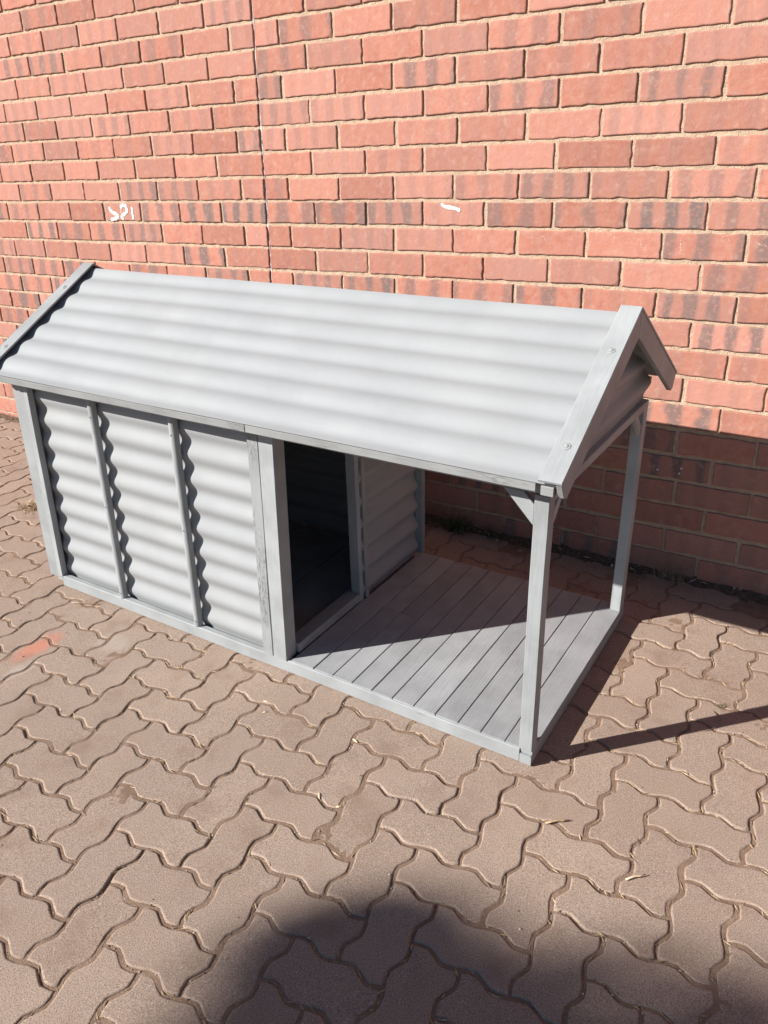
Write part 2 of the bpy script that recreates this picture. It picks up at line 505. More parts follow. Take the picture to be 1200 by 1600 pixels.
for r in range(NROW):
    z = r * C + C / 2
    A = r % 2 == 1
    ks = range(int(X0 / P) - 1, int(X1 / P) + 2)
    wander = 0.0
    for k in ks:
        if A: x, half = (k + 0.5) * P, False
        else: x, half = k * P, False
        halves = [(x, half)]
        if not A and k == 0: halves = [(-P / 4, True), (P / 4, True)]
        for xx, hf in halves:
            if xx - BL / 2 < X0 or xx + BL / 2 > X1: continue
            sh = row_shift.get(r, 0) * min(1, max(0, xx / 1.2)) if not hf else 0
            jx = rb.gauss(0, 0.0016) + sh
            pos = Vector((xx + jx, rb.gauss(0, 0.0007), z + rb.gauss(0, 0.0008)))
            marked = r in (12, 13) and (-1.0 < xx < -0.65 or 0.65 < xx < 2.0)
            if marked: pos.y = 0
            wp = WM @ pos
            w = show([wp, WM @ (pos + Vector((-0.08, 0, 0.02))), WM @ (pos + Vector((0.08, 0, 0.02))), WM @ (pos + Vector((-0.08, 0, -0.02))), WM @ (pos + Vector((0.08, 0, -0.02)))])
            if hf: w *= 0.5
            # burnt stripes: more of them low on the wall
            q = rb.random()
            pr = 0.45 if 0.7 < z < 1.3 else (0.3 if z < 1.3 else 0.12)
            st = (rb.uniform(0.6, 1.0) if z < 1.2 else rb.uniform(0.4, 0.75)) if q < pr else (rb.uniform(0.10, 0.32) if q < 0.8 else 0.04)
            cand.append((w, pos, hf, st, rb.random(), rb.random()))
cand.sort(key=lambda q: -q[0])
SV, SF = [], []
for n_, (w, pos, hf, st, tone, seed) in enumerate(cand):
    k = random.randrange(len(HM) if hf else len(BM))
    q0 = 0.0 if pos.y == 0 else 1.0
    M4 = Matrix.Translation(pos) @ Matrix.Rotation(random.gauss(0, 0.003), 4, 'Y') @ Matrix.Rotation(q0 * random.gauss(0, 0.004), 4, 'X') @ Matrix.Rotation(q0 * random.gauss(0, 0.003), 4, 'Z')
    if w > 0 and n_ < 300:
        o = link('brick', (HM if hf else BM)[k], M_BRICK, wall, M4)
        o.color = (st, tone, seed, 1)
    else:
        V, F = (HG if hf else BG)[k]
        b0 = len(SV)
        SV += [tuple(M4 @ Vector(v)) for v in V]
        SF += [tuple(b0 + k2 for k2 in f) for f in F]
tag(link('brick_field', mesh('brick_field', SV, SF), M_BRICK_S, wall), kind='stuff')
# movement joint: a wavering bead of grey sealant between the half bricks
V, F = [], []
nz = 150
for k in range(nz + 1):
    z = -0.05 + (NROW * C) * k / nz
    for x, y in ((-0.0068, 0.013), (-0.004, 0.0078), (0.0005, 0.0062), (0.004, 0.0070), (0.0068, 0.013)):
        V.append((x + 0.0014 * noise.noise((z * 9, x * 50, 3)), y + 0.0035 * noise.noise((z * 24, x * 90, 7)), z))
for k in range(nz):
    for c in range(4):
        a = k * 5 + c
        F.append((a, a + 1, a + 6, a + 5))
link('movement_joint', mesh('movement_joint', V, F, True), M_SEAL, wall)
# brush marks in white paint, chalk scribbles
def stroke(name, pts, width, mat, parent, seed=0):
    rg = random.Random(seed)
    Q = [Vector((x, z)) for x, z in pts]
    R = []
    for a, b in zip(Q[:-1], Q[1:]):
        for t in (0, 0.25, 0.5, 0.75): R.append(a.lerp(b, t))
    R.append(Q[-1])
    # smooth once
    R = [R[0]] + [(R[i - 1] + R[i] * 2 + R[i + 1]) / 4 for i in range(1, len(R) - 1)] + [R[-1]]
    V, F = [], []
    n = len(R)
    for i, p in enumerate(R):
        d = (R[min(n - 1, i + 1)] - R[max(0, i - 1)]).normalized()
        nn = Vector((-d.y, d.x))
        w = width * (0.5 + 0.12 * rg.uniform(-1, 1)) * (0.55 if i in (0, n - 1) else 1)
        for s, y in ((-1, 0.0012), (-0.85, -0.0009), (0.85, -0.0009), (1, 0.0012)):
            V.append((p.x + nn.x * w * s, y - 0.0006, p.y + nn.y * w * s))
    for i in range(n - 1):
        for c in range(3):
            a = i * 4 + c
            F.append((a, a + 4, a + 5, a + 1))
    F.append((0, 1, 2, 3)); k = (n - 1) * 4; F.append((k + 3, k + 2, k + 1, k))
    return link(name, mesh(name, V, F), mat, parent)
S_ = [(-0.8937, 1.1692), (-0.8884, 1.156), (-0.8741, 1.1455), (-0.8524, 1.1403), (-0.8418, 1.1324), (-0.8518, 1.1244), (-0.8695, 1.1197), (-0.8932, 1.1168)]
P_ = [(-0.8187, 1.166), (-0.8116, 1.1749), (-0.7984, 1.1786), (-0.784, 1.172), (-0.78, 1.1563), (-0.7922, 1.1432), (-0.8144, 1.1352), (-0.8217, 1.1299), (-0.8099, 1.1181)]
Q_ = [(-0.8187, 1.168), (-0.8183, 1.1549), (-0.8191, 1.1418)]
I_ = [(-0.7502, 1.1694), (-0.7469, 1.1603), (-0.7491, 1.1499), (-0.7517, 1.1434), (-0.7458, 1.133), (-0.75, 1.1186)]
W_ = [(0.7672, 1.181), (0.7836, 1.1716), (0.803, 1.1695), (0.824, 1.1663), (0.8401, 1.1597)]
for k, (l, w) in enumerate(((S_, 0.0155), (P_, 0.0155), (Q_, 0.004), (I_, 0.012), (W_, 0.013))):
    stroke('paint_mark', l, w, M_WHITE, wall, k)
def scribble(pts, seed):
    """a worn chalk line: broken flecks left on the high spots of the brick"""
    rg = random.Random(seed)
    V, F = [], []
    for a, b in zip(pts[:-1], pts[1:]):
        n = int(math.hypot(b[0] - a[0], b[1] - a[1]) / 0.0022)
        for q in range(n):
            if rg.random() < 0.35: continue
            t = (q + rg.random()) / n
            x, z = a[0] + (b[0] - a[0]) * t + rg.gauss(0, 0.0012), a[1] + (b[1] - a[1]) * t + rg.gauss(0, 0.0012)
            r = rg.uniform(0.0004, 0.0013)
            b0 = len(V)
            for c in range(5):
                an = 2 * PI * c / 5
                V.append((x + math.cos(an) * r * rg.uniform(.6, 1.3), -0.0004, z + math.sin(an) * r * rg.uniform(.6, 1.3)))
            V.append((x, -0.0009, z))
            F += [(b0 + c, b0 + (c + 1) % 5, b0 + 5) for c in range(5)]
    return link('chalk_scribble', mesh('chalk_scribble', V, F), M_CHALK, wall)
for k, l in enumerate(([(1.0629, 1.0913), (1.1077, 1.0774), (1.1399, 1.0829), (1.1544, 1.0589)], [(1.346, 1.0914), (1.3652, 1.0964), (1.3699, 1.0687)],
        [(1.421, 1.0744), (1.4439, 1.0841), (1.4517, 1.0568)], [(1.5538, 1.0966), (1.5643, 1.0731), (1.5661, 1.0412)],
        [(1.6784, 1.093), (1.6906, 1.0956), (1.698, 1.0761)], [(1.7659, 1.0854), (1.7759, 1.0734), (1.7993, 1.0698)])):
    scribble(l, 50 + k)
for k, (x, z) in enumerate(((1.5789, 0.367), (1.6522, 0.3834), (1.6477, 0.3652), (1.5965, 0.3156), (1.611, 0.3107))):
    stroke('paint_fleck', [(x - 0.003, z), (x + 0.003, z + 0.003)], 0.006, M_WHITE, wall, 70 + k)

# ------------------------------------------------------------------ dog kennel
kennel = empty('dog_kennel')
tag(kennel, 'grey painted corrugated iron dog kennel with gabled roof and open planked porch', 'dog house')

def board(name, A, B, wdir, w, t, mat, parent, rough=0.0007, ch=0.0016, seg=0.07, taper=1.0):
    """a sawn board from A to B (centre line); wdir is the direction of its width w, t its thickness"""
    A, B = Vector(A), Vector(B)
    X = (B - A); Ln = X.length; X.normalize()
    Y = Vector(wdir); Y = (Y - X * X.dot(Y)).normalized()
    Zv = X.cross(Y)
    n = max(2, int(Ln / seg))
    a, b = w / 2, t / 2
    ch = min(ch, a * .4, b * .4)
    prof = [(-a + ch, -b), (a - ch, -b), (a, -b + ch), (a, b - ch), (a - ch, b), (-a + ch, b), (-a, b - ch), (-a, -b + ch)]
    V, F = [], []
    sd = random.random() * 100
    for k in range(n + 1):
        x = Ln * k / n
        f = 1 + (taper - 1) * k / n
        dy = rough * 1.2 * noise.noise((x * 3, sd, 1)); dz = rough * noise.noise((x * 3, sd, 9))
        for y, z in prof:
            V.append((x, y * f + dy + rough * 0.6 * noise.noise((x * 20, y * 90, sd)), z + dz + rough * 0.4 * noise.noise((x * 20, z * 90, sd + 5))))
    for k in range(n):
        for c in range(8):
            d = (c + 1) % 8
            F.append((k * 8 + c, k * 8 + d, k * 8 + 8 + d, k * 8 + 8 + c))
    F.append(tuple(reversed(range(8)))); F.append(tuple(range(n * 8, n * 8 + 8)))
    M4 = Matrix((X, Y, Zv)).transposed().to_4x4(); M4.translation = A
    if parent is not kennel: M4 = parent.matrix_basis.inverted() @ M4
    return link(name, mesh(name, V, F), mat, parent, M4)

def upright(name, x0, x1, y0, y1, z0, z1, mat, parent, lean=0.0, **kw):
    """upright board; x0..x1 at mid height, top leaning by +lean/2 in x"""
    xm, ym = (x0 + x1) / 2, (y0 + y1) / 2
    return board(name, (xm - lean / 2, ym, z0), (xm + lean / 2, ym, z1), (1, 0, 0), x1 - x0, y1 - y0, mat, parent, **kw)
def beam_x(name, x0, x1, y0, y1, z0, z1, mat, parent, **kw):
    return board(name, (x0, (y0 + y1) / 2, (z0 + z1) / 2), (x1, (y0 + y1) / 2, (z0 + z1) / 2), (0, 0, 1), z1 - z0, y1 - y0, mat, parent, **kw)
def beam_y(name, x0, x1, y0, y1, z0, z1, mat, parent, **kw):
    return board(name, ((x0 + x1) / 2, y0, (z0 + z1) / 2), ((x0 + x1) / 2, y1, (z0 + z1) / 2), (0, 0, 1), z1 - z0, x1 - x0, mat, parent, **kw)

def sheet(name, origin, along, across, span, length, pitch, amp, phase, parent, per=12, cells=24, dent=0.0012, th=0.0012, flat=0.0):
    """corrugated sheet; span(s) gives the two ends along the flutes at distance s across them"""
    along, across = Vector(along).normalized(), Vector(across).normalized()
    nrm = along.cross(across)
    ns = max(8, int(length / pitch * per))
    V, F = [], []
    sd = random.random() * 50
    W = cells + 1
    for side in (0, 1):
        for k in range(ns + 1):
            s = length * k / ns
            a0, a1 = span(s)
            for c in range(W):
                a = a0 + (a1 - a0) * c / cells
                z = amp * (math.cos(2 * PI * (s - phase) / pitch) - flat * math.cos(4 * PI * (s - phase) / pitch)) + dent * noise.noise((a * 3.5, s * 5, sd)) - side * th
                V.append((a, s, z))
    N1 = (ns + 1) * W
    for k in range(ns):
        for c in range(cells):
            q = k * W + c
            F.append((q, q + 1, q + W + 1, q + W))
            F.append((N1 + q + W, N1 + q + W + 1, N1 + q + 1, N1 + q))
    for k in range(ns):
        q = k * W
        F.append((q + W, N1 + q + W, N1 + q, q))
        q += cells
        F.append((q, N1 + q, N1 + q + W, q + W))
    for c in range(cells):
        F.append((c, N1 + c, N1 + c + 1, c + 1))
        q = ns * W + c
        F.append((q + 1, N1 + q + 1, N1 + q, q))
    M4 = Matrix((along, across, nrm)).transposed().to_4x4(); M4.translation = Vector(origin)
    me = mesh(name, V, F, True)
    me.set_sharp_from_angle(angle=math.radians(50))
    return link(name, me, M_SHEET, parent, M4)

K = kennel
L, D = 1.7435, 0.751
# base frame
beam_x('base_board', 0.027, 1.7125, 0.001, 0.021, 0.002, 0.041, M_TIMBER, K, rough=0.0012)
beam_y('base_board', 1.7140, 1.7435, 0.000, 0.750, 0.002, 0.0285, M_TIMBER, K)
beam_x('base_board', 0.0, 1.712, 0.730, 0.750, 0.002, 0.0285, M_TIMBER, K)
beam_y('base_board', -0.030, -0.008, 0.022, 0.750, 0.002, 0.041, M_TIMBER, K)
# deck: bearers with planks laid front to back
deck = beam_x('deck', 0.02, 1.70, 0.36, 0.40, 0.003, 0.0295, M_DECK, K)
tag(deck, 'grey painted porch deck of narrow planks')
pw = 0.0640
for k in range(11):
    x0 = 1.0345 + pw * k
    x1 = x0 + pw - random.uniform(0.0014, 0.0024)
    if k == 10: x1 = 1.7440
    if k == 0: x0 = 1.0200
    y0 = 0.0225 if k < 10 else 0.0225
    z = 0.0305 + random.uniform(-0.0005, 0.0005)
    cuts = [(y0 - 0.017 + random.uniform(-0.0015, 0.0015), 0.745)]
    if 1 <= k <= 2: cuts = [(cuts[0][0], 0.3695), (0.3712, 0.745)]
    for ya, yb in cuts:
        board('plank', ((x0 + x1) / 2, ya, z + 0.0075), ((x0 + x1) / 2, yb, z + 0.0075), (1, 0, 0), x1 - x0, 0.0140, M_DECK, deck, rough=0.0006)
for k in range(4):   # inside floor boards
    x0 = 0.03 + 0.245 * k
    board('plank', (x0 + 0.12, 0.05, 0.0375), (x0 + 0.12, 0.73, 0.0375), (1, 0, 0), 0.240, 0.013, M_DECK, deck)
# front wall
ph = lambda z0: (0.105 + 0.0764 / 2 - z0)
sheet('wall_panel', (0.035, 0.0280, 0.016), (1, 0, 0), (0, 0, 1), lambda s: (0, 0.935), 0.714, 0.0764, 0.0052, ph(0.016), K, cells=30)
LEAN = 0.026
upright('corner_board', -0.026, 0.028, 0.003, 0.020, 0.030, 0.742, M_TIMBER, K, 0.030)
upright('corner_board', 0.0292, 0.0505, -0.001, 0.020, 0.036, 0.742, M_TIMBER, K, 0.036)
def batten(x, lean):
    # half-round cover strip
    V, F = [], []
    n, z0, z1 = 16, 0.040, 0.742
    prof = [(math.cos(a) * 0.0135, -math.sin(a) * 0.0135) for a in [PI * q / 8 for q in range(9)]] + [(-0.0135, 0.004), (0.0135, 0.004)]
    m_ = len(prof)
    for k in range(n + 1):
        t = k / n
        for a, b in prof: V.append(((z1 - z0) * t, a + lean * (t - .5) + 0.0008 * noise.noise((t * 5, x, 2)), b))
    for k in range(n):
        for c in range(m_):
            d = (c + 1) % m_
            F.append((k * m_ + c, k * m_ + m_ + c, k * m_ + m_ + d, k * m_ + d))
    F.append(tuple(range(m_))); F.append(tuple(reversed(range(n * m_, n * m_ + m_))))
    M4 = Matrix(((0, 1, 0, x), (0, 0, 1, 0.0125), (1, 0, 0, z0), (0, 0, 0, 1)))
    me = mesh('batten', V, F, True); me.set_sharp_from_angle(angle=math.radians(40))
    o = link('batten', me, M_TIMBER, K, M4)
    for h in (0.02, 0.33, 0.62):
        disc('nail', (h, lean * (h / 0.7 - .5), -0.0134), 0.0026, 0.0012, M_RUST, o, (0, 0, -1))
    return o
def disc(name, p, r, th, mat, parent, up):
    up = Vector(up).normalized()
    a = up.orthogonal().normalized(); b = up.cross(a)
    V, F = [], []
    for h, rr in ((-th * .5, r), (th * .5, r), (th, r * .7)):
        for k in range(10):
            q = 2 * PI * k / 10
            V.append(Vector(p) + a * math.cos(q) * rr + b * math.sin(q) * rr + up * h)
    for s in (0, 1):
        for k in range(10): F.append((s * 10 + k, s * 10 + (k + 1) % 10, s * 10 + 10 + (k + 1) % 10, s * 10 + 10 + k))
    F.append(tuple(range(20, 30)))
    return link(name, mesh(name, V, F), mat, parent)
batten(0.3365, 0.019)
batten(0.6655, 0.015)
upright('trim_board', 0.9325, 0.9690, 0.000, 0.017, 0.041, 0.742, M_WORN, K, 0.022, rough=0.0012)
upright('corner_post', 0.9708, 1.0185, -0.001, 0.044, 0.041, 0.742, M_TIMBER, K, 0.021)
# partition with the doorway
upright('door_jamb', 0.985, 1.0195, 0.362, 0.381, 0.0455, 0.735, M_TIMBER, K)
beam_y('door_sill', 0.972, 1.0185, 0.046, 0.361, 0.0455, 0.074, M_TIMBER, K)
beam_y('door_head', 0.985, 1.0185, 0.046, 0.361, 0.690, 0.735, M_TIMBER, K)
upright('trim_board', 1.006, 1.0215, 0.395, 0.412, 0.0455, 0.735, M_TIMBER, K)
sheet('wall_panel', (1.010, 0.384, 0.046), (0, 1, 0), (0, 0, 1), lambda s: (0, 0.352), 0.690, 0.0764, 0.0080, 0.03, K, cells=12)
upright('rear_post', 1.004, 1.032, 0.7385, 0.7600, 0.0455, 0.735, M_TIMBER, K)
# rear and left walls
sheet('wall_panel', (0.02, 0.735, 0.040), (1, 0, 0), (0, 0, 1), lambda s: (0, 0.98), 0.690, 0.0764, 0.0080, 0.02, K, cells=16)
sheet('wall_panel', (-0.002, 0.022, 0.042), (0, 1, 0), (0, 0, 1), lambda s: (0, 0.71), 0.690, 0.0764, 0.0080, 0.02, K, cells=12)
upright('corner_board', -0.026, 0.02, 0.747, 0.764, 0.03, 0.742, M_TIMBER, K)
# porch posts and top frame
upright('porch_post', 1.7110, 1.7440, -0.001, 0.031, 0.0460, 0.708, M_TIMBER, K, rough=0.0010)
upright('porch_post', 1.7120, 1.7430, 0.706, 0.744, 0.0460, 0.708, M_TIMBER, K, rough=0.0010)
beam_x('top_beam', -0.02, 1.7420, 0.0035, 0.0290, 0.7090, 0.7440, M_TIMBER, K)
beam_x('top_beam', -0.02, 1.7225, 0.716, 0.746, 0.7090, 0.7440, M_TIMBER, K)
beam_y('tie_beam', 1.7240, 1.7420, 0.031, 0.714, 0.6860, 0.7080, M_TIMBER, K)
beam_y('tie_beam', -0.018, 0.004, 0.031, 0.714, 0.7100, 0.7400, M_TIMBER, K)
# braces
def plate(name, pts, axis, at, th, mat, parent):
    """flat plate; pts in the plane across axis ('x' or 'y')"""
    V = []
    for s in (0, 1):
        for a, b in pts:
            V.append((a, at + s * th, b) if axis == 'y' else (at + s * th, a, b))
    n = len(pts)
    F = [tuple(range(n)), tuple(reversed(range(n, 2 * n)))] + [(k, k + n, (k + 1) % n + n, (k + 1) % n) for k in range(n)]
    me = mesh(name, V, F)
    b = bmesh.new(); b.from_mesh(me); bmesh.ops.recalc_face_normals(b, faces=b.faces)
    bmesh.ops.bevel(b, geom=list(b.edges), offset=0.0012, segments=1, affect='EDGES')
    b.to_mesh(me); b.free()
    return link(name, me, mat, parent)
plate('brace', [(1.640, 0.7085), (1.6855, 0.7085), (1.7105, 0.682), (1.7105, 0.634)], 'y', 0.004, 0.012, M_TIMBER, K)
plate('brace', [(0.0315, 0.612), (0.0315, 0.645), (0.074, 0.6855), (0.105, 0.6855)], 'x', 1.7270, 0.012, M_TIMBER, K)
plate('brace', [(0.7055, 0.612), (0.7055, 0.645), (0.663, 0.6855), (0.632, 0.6855)], 'x', 1.7270, 0.012, M_TIMBER, K)
# roof
RY, RZ = 0.3755, 1.0100          # ridge line of the crests
EY, EZ = -0.0625, 0.7640         # eave line
SL = Vector((0, RY - EY, RZ - EZ)); SLEN = SL.length; SL.normalize()
SN = Vector((1, 0, 0)).cross(SL)
PIT, RA = 0.0735, 0.0035
mid0 = Vector((0, EY, EZ)) - SN * RA
sheet('roof_sheet', mid0 + Vector((-0.036, 0, 0)), (1, 0, 0), SL, lambda s: (0, 1.818), SLEN, PIT, RA, SLEN, K, cells=48, dent=0.0022, flat=0.1)
SLb = Vector((0, -SL.y, SL.z))
midb = Vector((0, 2 * RY - EY + 0.0, EZ - 0.004)) + Vector((0, SN.y, -SN.z)) * RA
sheet('roof_sheet', midb + Vector((-0.036 + 1.818, 0, 0)), (-1, 0, 0), SLb, lambda s: (0, 1.818), SLEN - 0.004, PIT, RA, SLEN, K, cells=24, dent=0.0015)
board('ridge_beam', (-0.02, RY, 0.965), (1.735, RY, 0.965), (0, 0, 1), 0.045, 0.02, M_TIMBER, K)
# gable panels under the roof slopes
slope = SL.z / SL.y
def gable(x, flip):
    z0 = 0.7085 if x > 1 else 0.742
    top = RZ - 0.024
    f = lambda s: ((z0 + s - EZ + 0.019) / slope + EY, 2 * RY - ((z0 + s - EZ + 0.019) / slope + EY))
    def span(s):
        a, b = f(s)
        a = max(a, 0.002); b = min(b, 0.748)
        if b < a + 0.004: a, b = RY - 0.002, RY + 0.002
        return a, b
    return sheet('gable_panel', (x, 0, z0), (0, 1, 0), (0, 0, 1), span, top - z0, 0.0764, 0.0075, 0.045, K, cells=16)
gable(1.7330, 0)
gable(-0.004, 1)
# eave battens, in lengths
FY = EY + 0.004
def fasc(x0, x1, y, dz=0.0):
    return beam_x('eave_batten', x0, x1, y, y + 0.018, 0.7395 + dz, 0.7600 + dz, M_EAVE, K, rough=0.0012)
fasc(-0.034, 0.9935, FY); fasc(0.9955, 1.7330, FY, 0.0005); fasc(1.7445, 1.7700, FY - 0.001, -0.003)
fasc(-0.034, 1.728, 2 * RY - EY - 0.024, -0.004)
for x in (0.06, 0.55, 1.02, 1.66):
    board('rafter', (x, EY + 0.024, EZ - 0.024), (x, RY - 0.016, RZ - 0.042), (1, 0, 0), 0.03, 0.016, M_TIMBER, K)
    board('rafter', (x, 2 * RY - EY - 0.026, EZ - 0.029), (x, RY + 0.016, RZ - 0.046), (1, 0, 0), 0.03, 0.016, M_TIMBER, K)
# barge: a thin strip lying on the sheet and an end board, each slope, each gable
def barge(xs0, xs1, xe0, xe1, back, screws):
    sl = SLb if back else SL
    nn = Vector((0, -SN.y, SN.z)) if back else SN
    e0 = Vector((0, 2 * RY - EY if back else EY, EZ))
    a = e0 + nn * 0.0105 - sl * 0.004
    b = Vector((0, RY, RZ)) + nn * 0.0105 + sl * 0.007
    x = (xs0 + xs1) / 2
    st = board('barge_strip', a + Vector((x, 0, 0)), b + Vector((x, 0, 0)), (1, 0, 0), xs1 - xs0, 0.0058, M_TIMBER, K, rough=0.0009, ch=0.001)
    inv = st.matrix_basis.inverted()
    for f in screws:
        p = e0 + sl * (SLEN * f) + nn * 0.0136 + Vector((x, 0, 0))
        lp = inv @ p
        up = inv.to_3x3() @ nn
        w = disc('screw_washer', lp, 0.0095, 0.0012, M_SCREW, st, up)
        disc('screw_head', lp + up * 0.0012, 0.0042, 0.0018, M_SCREW, st, up)
    x = (xe0 + xe1) / 2
    dep = 0.046
    off = nn * (0.0002 - dep / 2)
    # end board, cut plumb at the ridge so that the pair meets
    t0 = -0.002; t1 = SLEN
    P = [e0 + sl * t0 + nn * 0.0073, e0 + sl * t0 - nn * (dep - 0.012) , e0 + sl * (t0 + 0.012) - nn * dep]
    ry = RY
    def at_ridge(d):
        q = e0 - nn * d
        t = (ry - q.y) / sl.y
        return q + sl * t
    P += [at_ridge(dep), at_ridge(-0.0073)]
    sg = 0.0006 if back else -0.0006
    pts = [(p.y + (sg if abs(p.y - ry) < 1e-5 else 0), p.z) for p in P]
    plate('barge_board', pts, 'x', xe0, xe1 - xe0, M_TIMBER, K)
XR = 1.7890
barge(XR - 0.0465, XR + 0.0015, XR - 0.0125, XR, False, (0.725, 0.175))
barge(XR - 0.0465, XR + 0.0015, XR - 0.0125, XR, True, (0.725, 0.175))
XL = -0.0455
barge(XL - 0.0015, XL + 0.0465, XL, XL + 0.0125, False, (0.765, 0.2))
barge(XL - 0.0015, XL + 0.0465, XL, XL + 0.0125, True, (0.765, 0.2))

# ------------------------------------------------------------------ dirt, weeds, bits on the paving
def wall_y(x): return WO.y + (x - WO.x) * 0.0021
V, F = [], []
nx, ny = 520, 8
rg = random.Random(3)
for i in range(nx + 1):
    x = -3.6 + 8.2 * i / nx
    wd = 0.055 + 0.03 * noise.noise((x * 2.3, 1, 0)) + 0.015 * noise.noise((x * 11, 5, 0))
    hh = 0.018 + 0.012 * noise.noise((x * 3.1, 8, 0))
    for j in range(ny + 1):
        t = j / ny
        y = wall_y(x) + 0.012 - (wd + 0.012) * t
        z = hh * (1 - t) ** 1.3 - 0.006 * t + 0.0075 * noise.noise((x * 26, y * 26, 2)) * (1 - t * .5) + 0.005 * noise.noise((x * 70, y * 70, 4))
        V.append((x, y, z))
for i in range(nx):
    for j in range(ny):
        a = i * (ny + 1) + j
        F.append((a, a + 1, a + ny + 2, a + ny + 1))
tag(link('soil', mesh('soil', V, F, True), M_SOIL), 'strip of dark soil and dirt along the foot of the brick wall', 'soil', kind='stuff')

def sliver(V, F, p, ang, ln, wd, th, pitch=0.0, bend=0.0):
    """a small lens-shaped splinter with real thickness"""
    c, s = math.cos(ang), math.sin(ang)
    b0 = len(V)
    for t, w in ((-0.5, 0.35), (0.0, 1.0), (0.5, 0.3)):
        for a, h in ((-0.5, 0), (0.5, 0), (0.0, 1)):
            lx = t * ln; ly = a * wd * w + bend * (t * t)
            V.append((p[0] + c * lx - s * ly, p[1] + s * lx + c * ly, p[2] + h * th * w + lx * pitch))
    for k in range(2):
        q = b0 + k * 3
        for a, b in ((0, 1), (1, 2), (2, 0)): F.append((q + a, q + b, q + b + 3, q + a + 3))
    F.append((b0, b0 + 2, b0 + 1)); F.append((b0 + 6, b0 + 7, b0 + 8))

def edge_pt():
    """a random point in a joint between pavers, with the joint's direction"""
    while True:
        i, j = rg.randrange(-24, 6), rg.randrange(-12, 11)
        t = rg.random()
        k = max(q for q in range(7) if TT[q] <= t)
        t1 = TT[k + 1] if k < 6 else 1.0; w1 = WW[k + 1] if k < 6 else 0.0
        w = (WW[k] + (w1 - WW[k]) * (t - TT[k]) / (t1 - TT[k])) * AMP
        dw = (w1 - WW[k]) * AMP / (t1 - TT[k])
        if rg.random() < 0.5:
            if (i + j) % 4 == 0: continue          # inside a crosswise paver
            x, y, a = i + t, j + w, math.atan2(dw, 1)
        else:
            if (i + j) % 4 == 2: continue          # inside a lengthwise paver
            x, y, a = i - w, j + t, math.atan2(1, -dw)
        return PU + x * G, PV + y * G, a
V, F = [], []
for _ in range(4200):
    x, y, a = edge_pt()
    if -0.05 < x < 1.80 and 0 < y < 0.78: continue
    dens = noise.noise((x * 2.2, y * 2.2, 4)) + 0.35 * noise.noise((x * 9, y * 9, 1))
    if dens < rg.uniform(-0.45, 0.3): continue
    sliver(V, F, (x + rg.gauss(0, 0.002), y + rg.gauss(0, 0.002), -0.0030 + rg.random() * 0.0045), a + rg.gauss(0, 0.5), rg.uniform(0.007, 0.024), rg.uniform(0.0010, 0.0026), 0.0014, rg.gauss(0, 0.08))
tag(link('straw_in_joints', mesh('straw_in_joints', V, F), M_STRAW), 'dry grass and straw bits caught in the paving joints', 'straw', kind='stuff')
V, F = [], []
for _ in range(3200):     # grit
    x, y, a = edge_pt()
    if -0.05 < x < 1.80 and 0 < y < 0.78: continue
    r = rg.uniform(0.0008, 0.0024)
    p = Vector((x + rg.gauss(0, 0.003), y + rg.gauss(0, 0.003), -0.0026 + r * 0.4))
    b0 = len(V)
    for d in ((1, 0, 0), (0, 1, 0), (-1, 0, 0), (0, -1, 0), (0, 0, 1), (0, 0, -1)):
        V.append(tuple(p + Vector(d) * r * rg.uniform(0.7, 1.2)))
    F += [tuple(b0 + q for q in f) for f in ((0, 1, 4), (1, 2, 4), (2, 3, 4), (3, 0, 4), (1, 0, 5), (2, 1, 5), (3, 2, 5), (0, 3, 5))]
for _ in range(260):      # crumbs lying loose on the pavers
    p = Vector((rg.uniform(-1.2, 2.5), rg.uniform(-1.1, 1.0), 0.0012))
    if -0.05 < p.x < 1.80 and -0.01 < p.y < 0.78: continue
    r = rg.uniform(0.0008, 0.0026)
    b0 = len(V)
    for d in ((1, 0, 0), (0, 1, 0), (-1, 0, 0), (0, -1, 0), (0, 0, 1), (0, 0, -1)):
        V.append(tuple(p + Vector(d) * r * rg.uniform(0.5, 1.3)))
    F += [tuple(b0 + q for q in f) for f in ((0, 1, 4), (1, 2, 4), (2, 3, 4), (3, 0, 4), (1, 0, 5), (2, 1, 5), (3, 2, 5), (0, 3, 5))]
tag(link('joint_grit', mesh('joint_grit', V, F), M_LITTER), 'crumbs of grit and soil on the paving and in its joints', 'grit', kind='stuff')
V, F = [], []
for _ in range(420):      # dead leaves and rubbish in the dirt by the wall
    x = rg.uniform(-2.6, 3.4)
    y = wall_y(x) - abs(rg.gauss(0.03, 0.03))
    sliver(V, F, (x, y, 0.008 + rg.random() * 0.008), rg.uniform(0, PI), rg.uniform(0.008, 0.03), rg.uniform(0.002, 0.009), 0.002, rg.gauss(0, 0.25), rg.gauss(0, 0.01))
tag(link('leaf_litter', mesh('leaf_litter', V, F), M_LITTER), 'dead leaves and scraps scattered in the dirt along the wall', 'leaf litter', kind='stuff')

